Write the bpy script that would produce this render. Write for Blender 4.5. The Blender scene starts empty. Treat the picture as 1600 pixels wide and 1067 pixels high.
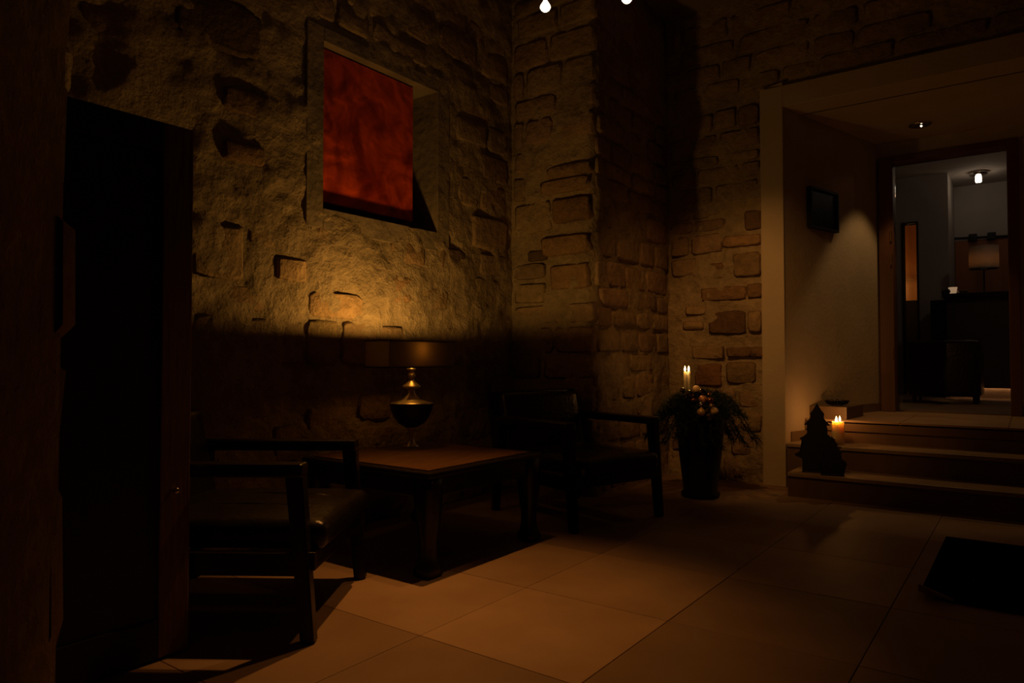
import bpy, bmesh, math, random
from mathutils import Vector, Matrix, noise
random.seed(7)
PI = math.pi
C = bpy.context.scene.collection
SC = bpy.context.scene

# ------------------------------------------------------------------ camera, world, exposure
cam_d = bpy.data.cameras.new('camera'); cam = bpy.data.objects.new('camera', cam_d); C.objects.link(cam)
cam.location = (0, 0, 1.0)
cam.rotation_euler = (math.radians(90 + 1.46), 0, math.radians(36.3))
cam_d.lens = 24.75; cam_d.sensor_width = 36; cam_d.clip_start = 0.05
SC.camera = cam
w = bpy.data.worlds.new('world'); SC.world = w; w.use_nodes = True
w.node_tree.nodes['Background'].inputs[0].default_value = (1.0, 0.62, 0.35, 1)
w.node_tree.nodes['Background'].inputs[1].default_value = 0.00025
SC.view_settings.view_transform = 'Standard'; SC.view_settings.look = 'None'
SC.view_settings.gamma = 1; SC.view_settings.use_curve_mapping = False
SC.view_settings.exposure = 0.0

WARM = (1.0, 0.50, 0.135)
def light(name, kind, loc, energy, color=WARM, radius=0.02, aim=None, size=None, blend=0.5):
    d = bpy.data.lights.new(name, kind); d.energy = energy; d.color = color; d.shadow_soft_size = radius
    o = bpy.data.objects.new(name, d); C.objects.link(o); o.location = loc
    if kind == 'SPOT':
        d.spot_size = math.radians(size); d.spot_blend = blend
        o.rotation_euler = (Vector(aim) - Vector(loc)).to_track_quat('-Z', 'Y').to_euler()
    return o
BULB_A = (-1.99, 3.00, 2.825); BULB_B = (-1.655, 3.26, 2.875); BULB_C = (-2.34, 2.73, 2.97)
# the bulb inside the table lamp's shade
light('table_lamp_bulb_light', 'POINT', (-2.895, 2.975, 1.066), 16, (1, .50, .10), 0.034)
# halogen bulbs on the ceiling rail
light('halogen_light_floor', 'SPOT', (BULB_C[0], BULB_C[1], BULB_C[2]-0.06), 96, (1, .385, .075), 0.02, (-1.86, 2.12, 0), 56, 1.0)
light('halogen_light_table', 'SPOT', (BULB_A[0], BULB_A[1], BULB_A[2]-0.05), 26, (1, .39, .08), 0.02, (-2.25, 1.5, 0), 50, 1.0)
light('halogen_light_back', 'SPOT', (BULB_B[0], BULB_B[1], BULB_B[2]-0.05), 54, (1, .42, .085), 0.02, (-1.90, 5.75, .98), 54, 0.9)
light('halogen_light_portal', 'SPOT', (BULB_B[0], BULB_B[1], BULB_B[2]-0.05), 19, (1, .47, .13), 0.02, (-1.70, 5.72, 1.5), 40, 1.0)
# passage downlight
light('downlight_light', 'SPOT', (-0.72, 6.84, 2.95), 14, (1, .56, .2), 0.03, (-0.84, 6.70, 0.5), 74, 0.35)
# lobby
light('lobby_spot_light', 'POINT', (-0.51, 11.2, 3.32), .4, (1, .62, .36), 0.04)
light('lobby_side_room_light', 'POINT', (-1.7, 12.2, 2.2), 14, (1, .45, .1), 0.06)
light('downlight_pool_light', 'SPOT', (-0.72, 6.84, 2.94), 5, (1, .56, .2), 0.02, (-0.66, 6.25, 0.5), 22, 0.6)
light('lobby_fill_light', 'POINT', (.3, 9.2, 3.3), 2.2, (1, .72, .5), 0.05)  # added fill light to brighten the left lobby wall
light('lobby_lamp_light', 'POINT', (-.44, 10.55, 2.22), .9, (1, .6, .35), 0.02)
light('pillar_candle_light', 'POINT', (-1.20, 5.84, 0.575), 1.0, (1, .36, .07), 0.008)
light('taper_candle_light', 'POINT', (-2.02, 4.89, 0.955), 0.30, (1, .38, .08), 0.008)

# ------------------------------------------------------------------ materials
def nmat(name):
    m = bpy.data.materials.new(name); m.use_nodes = True
    nt = m.node_tree; b = nt.nodes['Principled BSDF']
    return m, nt, b
def pmat(name, col, rough=0.5, metal=0.0, bump=0.0, bscale=40, var=0.0, vscale=6, stretch=None, coat=0.0, spec=0.5, detail=6):
    m, nt, b = nmat(name)
    b.inputs['Roughness'].default_value = rough; b.inputs['Metallic'].default_value = metal
    b.inputs['Base Color'].default_value = (*col, 1); b.inputs['Coat Weight'].default_value = coat
    b.inputs['Specular IOR Level'].default_value = spec
    tc = nt.nodes.new('ShaderNodeTexCoord'); mp = nt.nodes.new('ShaderNodeMapping')
    nt.links.new(tc.outputs['Object'], mp.inputs[0])
    if stretch: mp.inputs['Scale'].default_value = stretch
    n = nt.nodes.new('ShaderNodeTexNoise'); n.inputs['Scale'].default_value = vscale; n.inputs['Detail'].default_value = detail
    nt.links.new(mp.outputs[0], n.inputs[0])
    if var > 0:
        r = nt.nodes.new('ShaderNodeValToRGB')
        r.color_ramp.elements[0].position = 0.3; r.color_ramp.elements[1].position = 0.7
        r.color_ramp.elements[0].color = (*[c*(1-var) for c in col], 1)
        r.color_ramp.elements[1].color = (*[min(1, c*(1+var)) for c in col], 1)
        nt.links.new(n.outputs[0], r.inputs[0]); nt.links.new(r.outputs[0], b.inputs['Base Color'])
    if bump > 0:
        n2 = nt.nodes.new('ShaderNodeTexNoise'); n2.inputs['Scale'].default_value = bscale; n2.inputs['Detail'].default_value = detail
        nt.links.new(mp.outputs[0], n2.inputs[0])
        bp = nt.nodes.new('ShaderNodeBump'); bp.inputs['Distance'].default_value = bump; bp.inputs['Strength'].default_value = 0.8
        nt.links.new(n2.outputs[0], bp.inputs['Height']); nt.links.new(bp.outputs[0], b.inputs['Normal'])
    return m
def emat(name, col, s):
    m, nt, b = nmat(name)
    b.inputs['Base Color'].default_value = (*col, 1)
    b.inputs['Emission Color'].default_value = (*col, 1); b.inputs['Emission Strength'].default_value = s
    return m

def stone_mat(name, tint, mortar=False):
    m, nt, b = nmat(name); b.inputs['Roughness'].default_value = 0.93; b.inputs['Specular IOR Level'].default_value = 0.2
    geo = nt.nodes.new('ShaderNodeNewGeometry'); oi = nt.nodes.new('ShaderNodeObjectInfo')
    n1 = nt.nodes.new('ShaderNodeTexNoise'); n1.inputs['Scale'].default_value = 2.2; n1.inputs['Detail'].default_value = 5
    n2 = nt.nodes.new('ShaderNodeTexNoise'); n2.inputs['Scale'].default_value = 17; n2.inputs['Detail'].default_value = 9; n2.inputs['Roughness'].default_value = .62
    n3 = nt.nodes.new('ShaderNodeTexNoise'); n3.inputs['Scale'].default_value = 70; n3.inputs['Detail'].default_value = 6
    for n in (n1, n2, n3): nt.links.new(geo.outputs['Position'], n.inputs[0])
    r = nt.nodes.new('ShaderNodeValToRGB'); e = r.color_ramp.elements
    e[0].position = .36; e[1].position = .66
    e[0].color = (*[c*.62 for c in tint], 1); e[1].color = (*[c*1.25 for c in tint], 1)
    mx = nt.nodes.new('ShaderNodeMath'); mx.operation = 'MULTIPLY_ADD'; mx.inputs[1].default_value = .5
    hf = nt.nodes.new('ShaderNodeMath'); hf.operation = 'MULTIPLY'; hf.inputs[1].default_value = .5
    nt.links.new(n2.outputs[0], hf.inputs[0]); nt.links.new(n1.outputs[0], mx.inputs[0]); nt.links.new(hf.outputs[0], mx.inputs[2])
    nt.links.new(mx.outputs[0], r.inputs[0])
    col = r.outputs[0]
    if not mortar:
        mul = nt.nodes.new('ShaderNodeMixRGB'); mul.blend_type = 'MULTIPLY'; mul.inputs[0].default_value = 1
        nt.links.new(col, mul.inputs[1]); nt.links.new(oi.outputs['Color'], mul.inputs[2]); col = mul.outputs[0]
    nt.links.new(col, b.inputs['Base Color'])
    b1 = nt.nodes.new('ShaderNodeBump'); b1.inputs['Distance'].default_value = .045 if mortar else .035; b1.inputs['Strength'].default_value = 0.9
    b2 = nt.nodes.new('ShaderNodeBump'); b2.inputs['Distance'].default_value = .006; b2.inputs['Strength'].default_value = 0.6
    nt.links.new(n2.outputs[0], b1.inputs['Height']); nt.links.new(n3.outputs[0], b2.inputs['Height'])
    nt.links.new(b1.outputs[0], b2.inputs['Normal']); nt.links.new(b2.outputs[0], b.inputs['Normal'])
    return m
M_STONE = stone_mat('sandstone', (.40, .30, .20))
M_MORTAR = stone_mat('lime_mortar', (.41, .32, .21), True)
M_PLASTER = pmat('plaster', (.52, .43, .32), .9, 0, .004, 30, .08, 3)
M_SURROUND = pmat('rough_plaster', (.27, .215, .15), .92, 0, .02, 16, .3, 4)
M_SHADE_CLOTH = None
M_BLACKWOOD = pmat('black_lacquered_wood', (.012, .009, .007), .28, 0, .0008, 60, .3, 8, (1, 1, 12))
M_DOORWOOD = pmat('black_door_wood', (.006, .005, .0045), .55, 0, .001, 60, .3, 8, (1, 12, 1))
M_STILE = pmat('dark_brown_stile', (.16, .095, .05), .5, 0, .001, 60, .3, 8, (1, 12, 1))
M_TABLETOP = pmat('reddish_brown_wood', (.16, .08, .036), .32, 0, .001, 30, .35, 5, (14, 1, 1))
M_LEATHER = pmat('black_leather', (.012, .010, .008), .3, 0, .0035, 45, .3, 12)
M_METAL = pmat('pewter', (.80, .70, .56), .42, 1.0, .001, 30, .15, 20)
M_DARKBOWL = pmat('dark_burnished_metal', (.035, .026, .02), .35, .6)
M_TRIMWOOD = pmat('oak_door_frame', (.14, .06, .025), .45, 0, .001, 40, .25, 6, (1, 1, .1))
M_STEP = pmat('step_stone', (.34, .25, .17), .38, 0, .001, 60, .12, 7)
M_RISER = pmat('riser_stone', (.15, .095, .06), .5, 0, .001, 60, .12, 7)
M_BASE = pmat('baseboard_tile', (.2, .14, .09), .45, 0, .001, 60, .1, 7)
M_BLACKMETAL = pmat('black_iron', (.006, .006, .006), .6)
M_WAX = None
M_FIR = pmat('fir_green', (.012, .03, .012), .7, 0, 0, 10, .3, 30)
M_BARK = pmat('bark', (.04, .022, .012), .9)
M_POT = pmat('dark_glazed_pot', (.004, .005, .004), .75, 0, .002, 20)
M_MAT = pmat('black_ribbed_mat', (.004, .0045, .005), .95, 0, .003, 200, .3, 90)
M_RUBBER = pmat('tan_mat_backing', (.32, .2, .1), .8)
M_BRASS = pmat('brass', (.7, .5, .25), .25, 1)
M_CHROME = pmat('chrome', (.75, .72, .68), .15, 1)
M_CEIL = pmat('ceiling_plaster', (.3, .24, .18), .95, 0, .003, 20, .1, 2)
M_COUNTER = pmat('counter_front', (.10, .08, .065), .5, 0, .001, 30, .1, 4)
M_COUNTERTOP = pmat('dark_counter_top', (.02, .018, .017), .3)
M_PANELWOOD = pmat('orange_brown_wood', (.3, .11, .035), .5, 0, .001, 40, .3, 5, (1, 1, .1))
M_LOBWALL = pmat('grey_white_plaster', (.45, .42, .4), .9, 0, .002, 30, .05, 3)

M_BULB = emat('halogen_glow', (1, .82, .6), 3)
M_FLAME = emat('flame', (1, .62, .22), 22)
M_LOBBULB = emat('lobby_bulb_glow', (1, .85, .62), 6)
M_LED = emat('led_strip_glow', (1, .48, .2), 3)
M_DIM = emat('candle_glass_glow', (1, .62, .35), 0.28)

def wax_mat(name, col):
    m, nt, b = nmat(name); b.inputs['Base Color'].default_value = (*col, 1); b.inputs['Roughness'].default_value = .5
    b.inputs['Subsurface Weight'].default_value = 1.0; b.inputs['Subsurface Radius'].default_value = (.07, .05, .03); b.inputs['Subsurface Scale'].default_value = 1
    return m
M_WAX = wax_mat('candle_wax', (.92, .78, .58))
def shade_mat():
    m, nt, b = nmat('olive_silk_shade'); out = nt.nodes['Material Output']
    b.inputs['Base Color'].default_value = (.085, .062, .035, 1); b.inputs['Roughness'].default_value = .6
    tr = nt.nodes.new('ShaderNodeBsdfTranslucent'); tr.inputs[0].default_value = (.5, .36, .2, 1)
    tc = nt.nodes.new('ShaderNodeTexCoord'); mp = nt.nodes.new('ShaderNodeMapping'); mp.inputs['Scale'].default_value = (30, 4, 260)
    n = nt.nodes.new('ShaderNodeTexNoise'); n.inputs['Scale'].default_value = 1
    nt.links.new(tc.outputs['Object'], mp.inputs[0]); nt.links.new(mp.outputs[0], n.inputs[0])
    bp = nt.nodes.new('ShaderNodeBump'); bp.inputs['Distance'].default_value = .001; nt.links.new(n.outputs[0], bp.inputs['Height']); nt.links.new(bp.outputs[0], b.inputs['Normal'])
    mx = nt.nodes.new('ShaderNodeMixShader'); mx.inputs[0].default_value = .08
    nt.links.new(b.outputs[0], mx.inputs[1]); nt.links.new(tr.outputs[0], mx.inputs[2]); nt.links.new(mx.outputs[0], out.inputs[0])
    return m
M_SHADE = shade_mat()
M_LSHADE = shade_mat(); M_LSHADE.name = 'cream_lamp_cloth'; M_LSHADE.node_tree.nodes['Principled BSDF'].inputs['Base Color'].default_value = (.6, .5, .42, 1); M_LSHADE.node_tree.nodes['Mix Shader'].inputs[0].default_value = .4
M_DIFF = shade_mat(); M_DIFF.name = 'added_diffuser_cloth'; _t = M_DIFF.node_tree; _x = _t.nodes.new('ShaderNodeBsdfTransparent'); _x.inputs[0].default_value = (.8, .7, .5, 1); _t.links.new(_x.outputs[0], _t.nodes['Mix Shader'].inputs[2]); _t.nodes['Mix Shader'].inputs[0].default_value = .30
def glass_mat():
    m, nt, b = nmat('clear_glass'); out = nt.nodes['Material Output']
    t = nt.nodes.new('ShaderNodeBsdfTransparent'); g = nt.nodes.new('ShaderNodeBsdfGlossy'); g.inputs['Roughness'].default_value = .03
    fr = nt.nodes.new('ShaderNodeFresnel'); fr.inputs[0].default_value = 1.5
    mx = nt.nodes.new('ShaderNodeMixShader'); nt.links.new(fr.outputs[0], mx.inputs[0]); nt.links.new(t.outputs[0], mx.inputs[1]); nt.links.new(g.outputs[0], mx.inputs[2])
    nt.links.new(mx.outputs[0], out.inputs[0]); return m
M_GLASS = glass_mat()
def tile_mat():
    m, nt, b = nmat('floor_tile_ceramic'); oi = nt.nodes.new('ShaderNodeObjectInfo'); geo = nt.nodes.new('ShaderNodeNewGeometry')
    n = nt.nodes.new('ShaderNodeTexNoise'); n.inputs['Scale'].default_value = 3; n.inputs['Detail'].default_value = 7
    nt.links.new(geo.outputs['Position'], n.inputs[0])
    r = nt.nodes.new('ShaderNodeValToRGB'); e = r.color_ramp.elements; e[0].position = .3; e[1].position = .7
    e[0].color = (.40, .27, .18, 1); e[1].color = (.5, .35, .235, 1)
    mul = nt.nodes.new('ShaderNodeMixRGB'); mul.blend_type = 'MULTIPLY'; mul.inputs[0].default_value = 1
    nt.links.new(n.outputs[0], r.inputs[0]); nt.links.new(r.outputs[0], mul.inputs[1]); nt.links.new(oi.outputs['Color'], mul.inputs[2])
    nt.links.new(mul.outputs[0], b.inputs['Base Color']); b.inputs['Roughness'].default_value = .55; b.inputs['Specular IOR Level'].default_value = .3
    n2 = nt.nodes.new('ShaderNodeTexNoise'); n2.inputs['Scale'].default_value = 14; n2.inputs['Detail'].default_value = 5
    nt.links.new(geo.outputs['Position'], n2.inputs[0])
    bp = nt.nodes.new('ShaderNodeBump'); bp.inputs['Distance'].default_value = .002; bp.inputs['Strength'].default_value = .5
    nt.links.new(n2.outputs[0], bp.inputs['Height']); nt.links.new(bp.outputs[0], b.inputs['Normal']); return m
M_TILE = tile_mat()
M_GROUT = pmat('dark_grout', (.16, .10, .06), .95)
def paint_mat():
    m, nt, b = nmat('red_swirled_oil_paint'); b.inputs['Roughness'].default_value = .5
    tc = nt.nodes.new('ShaderNodeTexCoord'); mp = nt.nodes.new('ShaderNodeMapping'); nt.links.new(tc.outputs['Object'], mp.inputs[0])
    n0 = nt.nodes.new('ShaderNodeTexNoise'); n0.inputs['Scale'].default_value = 2.6; n0.inputs['Detail'].default_value = 3; nt.links.new(mp.outputs[0], n0.inputs[0])
    n0.inputs['Distortion'].default_value = 1.6
    wv = nt.nodes.new('ShaderNodeTexWave'); wv.wave_type = 'RINGS'; wv.rings_direction = 'SPHERICAL'; wv.inputs['Scale'].default_value = 2.2; wv.inputs['Distortion'].default_value = 11; mp.inputs['Location'].default_value = (0, .5, -.55)
    wv.inputs['Detail'].default_value = 4; wv.inputs['Detail Scale'].default_value = 1.6; nt.links.new(mp.outputs[0], wv.inputs[0])
    r = nt.nodes.new('ShaderNodeValToRGB'); e = r.color_ramp.elements; e[0].position = .36; e[1].position = .6
    e[0].color = (.30, .022, .004, 1); e[1].color = (.85, .10, .012, 1)
    nt.links.new(n0.outputs[0], r.inputs[0])
    r2 = nt.nodes.new('ShaderNodeValToRGB'); r2.color_ramp.elements[0].color = (.45, .35, .3, 1); r2.color_ramp.elements[1].color = (1, 1, 1, 1); r2.color_ramp.elements[1].position = .5
    nt.links.new(wv.outputs[1], r2.inputs[0])
    mul = nt.nodes.new('ShaderNodeMixRGB'); mul.blend_type = 'MULTIPLY'; mul.inputs[0].default_value = .32
    nt.links.new(r.outputs[0], mul.inputs[1]); nt.links.new(r2.outputs[0], mul.inputs[2]); nt.links.new(mul.outputs[0], b.inputs['Base Color'])
    bp = nt.nodes.new('ShaderNodeBump'); bp.inputs['Distance'].default_value = .004; nt.links.new(wv.outputs[1], bp.inputs['Height']); nt.links.new(bp.outputs[0], b.inputs['Normal'])
    return m
M_PAINT = paint_mat()

# ------------------------------------------------------------------ mesh helpers
def obj(name, bm, m, parent=None, smooth=False, mods=None):
    bmesh.ops.recalc_face_normals(bm, faces=bm.faces)
    me = bpy.data.meshes.new(name); bm.to_mesh(me); bm.free()
    if isinstance(m, (list, tuple)):
        for k in m: me.materials.append(k)
    else: me.materials.append(m)
    if smooth:
        for p in me.polygons: p.use_smooth = True
    o = bpy.data.objects.new(name, me); C.objects.link(o)
    if parent: o.parent = parent
    return o
def tag(o, label, cat, group=None):
    o['label'] = label; o['category'] = cat
    if group: o['group'] = group
    return o
def thing(name, label, cat, loc=(0, 0, 0), rz=0, group=None):
    o = bpy.data.objects.new(name, None); C.objects.link(o); o.empty_display_size = .1
    o.location = loc; o.rotation_euler = (0, 0, rz); return tag(o, label, cat, group)
def struct(o): o['kind'] = 'structure'; return o
def add_box(bm, x0, x1, y0, y1, z0, z1, bev=0.0, seg=2, mi=0):
    t = bmesh.new(); bmesh.ops.create_cube(t, size=1)
    for v in t.verts: v.co = Vector(((x0+x1)/2 + v.co.x*(x1-x0), (y0+y1)/2 + v.co.y*(y1-y0), (z0+z1)/2 + v.co.z*(z1-z0)))
    if bev > 0: bmesh.ops.bevel(t, geom=t.edges[:], offset=bev, segments=seg, profile=.5, affect='EDGES')
    for f in t.faces: f.material_index = mi
    merge(bm, t)
def merge(bm, t):
    me = bpy.data.meshes.new('t'); t.to_mesh(me); t.free(); bm.from_mesh(me); bpy.data.meshes.remove(me)
def box(x0, x1, y0, y1, z0, z1, bev=0.0, seg=2):
    bm = bmesh.new(); add_box(bm, x0, x1, y0, y1, z0, z1, bev, seg); return bm
def add_lathe(bm, prof, cx=0, cy=0, seg=28):
    rings = []
    for r, z in prof:
        if r < 1e-5: rings.append([bm.verts.new((cx, cy, z))])
        else: rings.append([bm.verts.new((cx + r*math.cos(2*PI*i/seg), cy + r*math.sin(2*PI*i/seg), z)) for i in range(seg)])
    for a, b in zip(rings, rings[1:]):
        for i in range(seg):
            j = (i+1) % seg
            if len(a) == 1 and len(b) == 1: continue
            if len(a) == 1: bm.faces.new((a[0], b[i], b[j]))
            elif len(b) == 1: bm.faces.new((a[i], a[j], b[0]))
            else: bm.faces.new((a[i], a[j], b[j], b[i]))
def lathe(prof, cx=0, cy=0, seg=28):
    bm = bmesh.new(); add_lathe(bm, prof, cx, cy, seg); return bm
def add_tube(bm, pts, r, seg=8, r2=None):
    pts = [Vector(p) for p in pts]; rings = []
    for k, p in enumerate(pts):
        d = (pts[min(k+1, len(pts)-1)] - pts[max(k-1, 0)]).normalized()
        a = d.orthogonal().normalized(); b = d.cross(a)
        rr = r if r2 is None else r + (r2-r)*k/(len(pts)-1)
        rings.append([bm.verts.new(p + a*rr*math.cos(2*PI*i/seg) + b*rr*math.sin(2*PI*i/seg)) for i in range(seg)])
    for A, B in zip(rings, rings[1:]):
        for i in range(seg): bm.faces.new((A[i], A[(i+1) % seg], B[(i+1) % seg], B[i]))
    bm.faces.new(rings[0]); bm.faces.new(rings[-1])
def tube(pts, r, seg=8, r2=None):
    bm = bmesh.new(); add_tube(bm, pts, r, seg, r2); return bm
def sphere(c, r, seg=20, rings=12):
    bm = bmesh.new(); bmesh.ops.create_uvsphere(bm, u_segments=seg, v_segments=rings, radius=r)
    bmesh.ops.translate(bm, verts=bm.verts, vec=Vector(c)); return bm

# ------------------------------------------------------------------ stone masonry
def nz(p, s, seed=0):
    return noise.fractal(Vector((p[0]*s + seed, p[1]*s, p[2]*s)), 1.0, 2.0, 5)
def disp(p):
    a = nz(p, 2.2, 3)*.026 + nz(p, 8, 11)*.018
    c = noise.noise(Vector((p[0]*5, p[1]*5, p[2]*14)))
    return a - (0.02*max(0, c-.35)/.65)
def wall_path(name, path, z0, z1, res, skip=None, thick=.25, corner=.07):
    """vertical rough wall along a polyline of xy points; the visible side is on the right of travel"""
    P = []
    pts = [Vector((x, y)) for x, y in path]
    for k in range(len(pts)-1):
        a, b = pts[k], pts[k+1]; n = max(1, round((b-a).length/res))
        for i in range(n): P.append(a + (b-a)*i/n)
    P.append(pts[-1])
    N = []
    for i in range(len(P)):
        d = (P[min(i+2, len(P)-1)] - P[max(i-2, 0)]).normalized(); N.append(Vector((d.y, -d.x)))
    nzc = round((z1-z0)/res); bm = bmesh.new(); G = []
    for i, p in enumerate(P):
        row = []
        for j in range(nzc+1):
            z = z0 + (z1-z0)*j/nzc; q = Vector((p.x, p.y, z)); d = disp(q)
            row.append(bm.verts.new((p.x + N[i].x*d, p.y + N[i].y*d, z)))
        G.append(row)
    for i in range(len(P)-1):
        for j in range(nzc):
            mid = (P[i]+P[i+1])/2; z = z0 + (z1-z0)*(j+.5)/nzc
            if skip and skip(mid.x, mid.y, z): continue
            bm.faces.new((G[i][j], G[i][j+1], G[i+1][j+1], G[i+1][j]))
    loose = [v for v in bm.verts if not v.link_faces]; bmesh.ops.delete(bm, geom=loose, context='VERTS')
    me = bpy.data.meshes.new(name); bm.to_mesh(me); bm.free(); me.materials.append(M_MORTAR)
    for p in me.polygons: p.use_smooth = True
    o = bpy.data.objects.new(name, me); C.objects.link(o); return struct(o)

STONES = []
for k in range(26):
    n = 10; rnd = random.Random(100+k); bm = bmesh.new()
    ang = [2*PI*(i+.5+rnd.uniform(-.22, .22))/n for i in range(n)]
    out = []
    pw = rnd.uniform(.18, .38)
    for a in ang:
        c, s = math.cos(a), math.sin(a)
        x = math.copysign(abs(c)**pw, c)*.5; z = math.copysign(abs(s)**pw, s)*.5
        j = rnd.uniform(.91, 1.02); out.append((x*j, z*(rnd.uniform(.90, 1.02))))
    R0 = [bm.verts.new((x, -.05, z)) for x, z in out]
    R1 = [bm.verts.new((x*.975, rnd.uniform(.002, .011), z*.97)) for x, z in out]
    R2 = [bm.verts.new((x*.86, rnd.uniform(.009, .018), z*.82)) for x, z in out]
    ct = bm.verts.new((rnd.uniform(-.1, .1), rnd.uniform(.006, .022), rnd.uniform(-.1, .1)))
    for A, B in ((R0, R1), (R1, R2)):
        for i in range(n): bm.faces.new((A[i], A[(i+1) % n], B[(i+1) % n], B[i]))
    for i in range(n): bm.faces.new((R2[i], R2[(i+1) % n], ct))
    bmesh.ops.recalc_face_normals(bm, faces=bm.faces)
    me = bpy.data.meshes.new('stone'); bm.to_mesh(me); bm.free(); me.materials.append(M_STONE)
    for p in me.polygons: p.use_smooth = True
    STONES.append(me)
def stone(parent, origin, th, u, v, wd, ht, proud=0.0, tone=None, rr=0.0, idx=None):
    """u along local x, v height; local y is the wall's outward normal"""
    o = bpy.data.objects.new('stone', STONES[random.randrange(len(STONES)) if idx is None else idx]); C.objects.link(o); o.parent = parent
    c, s = math.cos(th), math.sin(th)
    o.location = (origin[0] + c*u - s*proud, origin[1] + s*u + c*proud, v)
    o.rotation_euler = (0, rr, th); o.scale = (wd, random.uniform(.7, 1.15), ht)
    if tone is None:
        t = random.choice([.78, .88, .93, .97, 1.03, 1.08, .95, 1.0, 1.0]); tone = (t, t*random.uniform(.9, 1.0), t*random.uniform(.82, 1.0))
    o.color = (*tone, 1); return o
def courses(parent, origin, th, u0, u1, v0, v1, custom=(), avoid=(), hmin=.11, hmax=.22, wmin=.15, wmax=.46, keep=.86, proud=-.002):
    cnt = 0
    boxes = [(u-wd/2, u+wd/2, v-ht/2, v+ht/2) for (u, v, wd, ht, *_) in custom] + list(avoid)
    for c in custom:
        u, v, wd, ht = c[:4]; stone(parent, origin, th, u, v, wd, ht, c[4], c[5]); cnt += 1
    v = v0
    while v < v1 - .06:
        h = random.uniform(hmin, hmax); u = u0 - random.uniform(0, .1)
        while u < u1:
            wd = random.uniform(wmin, wmax); a, b = max(u, u0), min(u + wd, u1)
            hh = h*random.uniform(.9, 1.0)
            if b - a > .07 and random.random() < keep and v + hh < v1 + .05:
                if not any(a < B[1]-.02 and b > B[0]+.02 and v < B[3]-.02 and v+hh > B[2]+.02 for B in boxes):
                    stone(parent, origin, th, (a+b)/2, v + hh/2, b - a, hh, proud + random.uniform(-.007, .008), rr=random.uniform(-.03, .03)); cnt += 1
            u += wd + random.uniform(-.004, .014)
        v += h + random.uniform(-.002, .010)
    return cnt

NY0, NY1, NZ0, NZ1 = 2.63, 3.61, 1.88, 2.86
XW = -3.30
# ------------------------------------------------------------------ the floor and its tiles
fl = struct(obj('floor', box(-3.6, 3.2, -2.6, 6.1, -.08, -.006), M_GROUT))
P = .665; gx0, gy0 = -1.795, 1.88
tbm = box(-P/2+.0014, P/2-.0014, -P/2+.0014, P/2-.0014, -.01, 0, .0012, 1)
bmesh.ops.recalc_face_normals(tbm, faces=tbm.faces)
tme = bpy.data.meshes.new('floor_tile'); tbm.to_mesh(tme); tbm.free(); tme.materials.append(M_TILE)
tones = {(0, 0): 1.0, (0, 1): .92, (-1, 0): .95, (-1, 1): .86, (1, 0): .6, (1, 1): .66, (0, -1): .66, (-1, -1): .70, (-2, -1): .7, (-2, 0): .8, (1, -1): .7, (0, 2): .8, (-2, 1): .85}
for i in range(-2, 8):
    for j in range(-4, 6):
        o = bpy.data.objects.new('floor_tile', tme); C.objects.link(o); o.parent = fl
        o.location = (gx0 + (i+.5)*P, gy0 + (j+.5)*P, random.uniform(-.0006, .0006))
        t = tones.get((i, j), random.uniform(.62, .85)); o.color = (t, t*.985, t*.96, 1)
struct(obj('ceiling', box(-3.6, 3.2, -2.6, 6.1, 4.0, 4.1), M_CEIL))
struct(obj('wall_right', box(2.6, 2.8, -2.4, 5.9, 0, 4), M_PLASTER))
struct(obj('wall_rear', box(-3.5, 2.8, -2.6, -2.4, 0, 4), M_PLASTER))

# left wall with the niche
wl = wall_path('wall_left', [(XW, -2.4), (XW, 4.52)], 0, 4.0, .026,
               skip=lambda x, y, z: NY0-.02 < y < NY1+.02 and NZ0-.02 < z < NZ1+.02)
# custom stones on left wall, u = -(y) because local x points to -Y
def L(y, z, wd, ht, pr=0.0, tone=(1, .95, .85)): return (-y, z, wd, ht, pr-.010, tone)
cl = [L(3.33, 1.70, .34, .17, .004, (.95, .85, .75)), L(3.78, 1.70, .30, .2, .008, (.5, .45, .42)), L(3.18, 1.46, .40, .2, .004, (1.0, .86, .72)),
      L(2.85, 1.70, .30, .2, -.004), L(2.42, 1.50, .2, .13, .012, (1.3, 1.2, 1.05)), L(2.30, 1.66, .3, .12, 0), L(3.6, 1.42, .3, .16, -.004),
      L(1.98, 2.72, .5, .3, .006, (.4, .36, .34)), L(2.2, 2.35, .42, .15, .01, (.7, .62, .55)), L(2.12, 2.08, .25, .12, .012, (.7, .6, .5)),
      L(1.98, 1.55, .3, .3, .006), L(2.62, 1.7, .12, .2, .004), L(2.75, 1.32, .45, .17, -.004, (1.1, 1, .85)),
      L(2.7, .62, .34, .22, 0), L(3.05, .70, .3, .18, .004), L(3.02, .52, .4, .14, 0)]
nL = courses(wl, (XW, 0), -PI/2, -4.45, -.6, .02, 3.95, cl,
             avoid=[(-NY1-.17, -NY0+.17, NZ0-.17, NZ1+.12)], hmin=.15, hmax=.30, wmin=.2, wmax=.56, keep=.86, proud=-.013)

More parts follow.
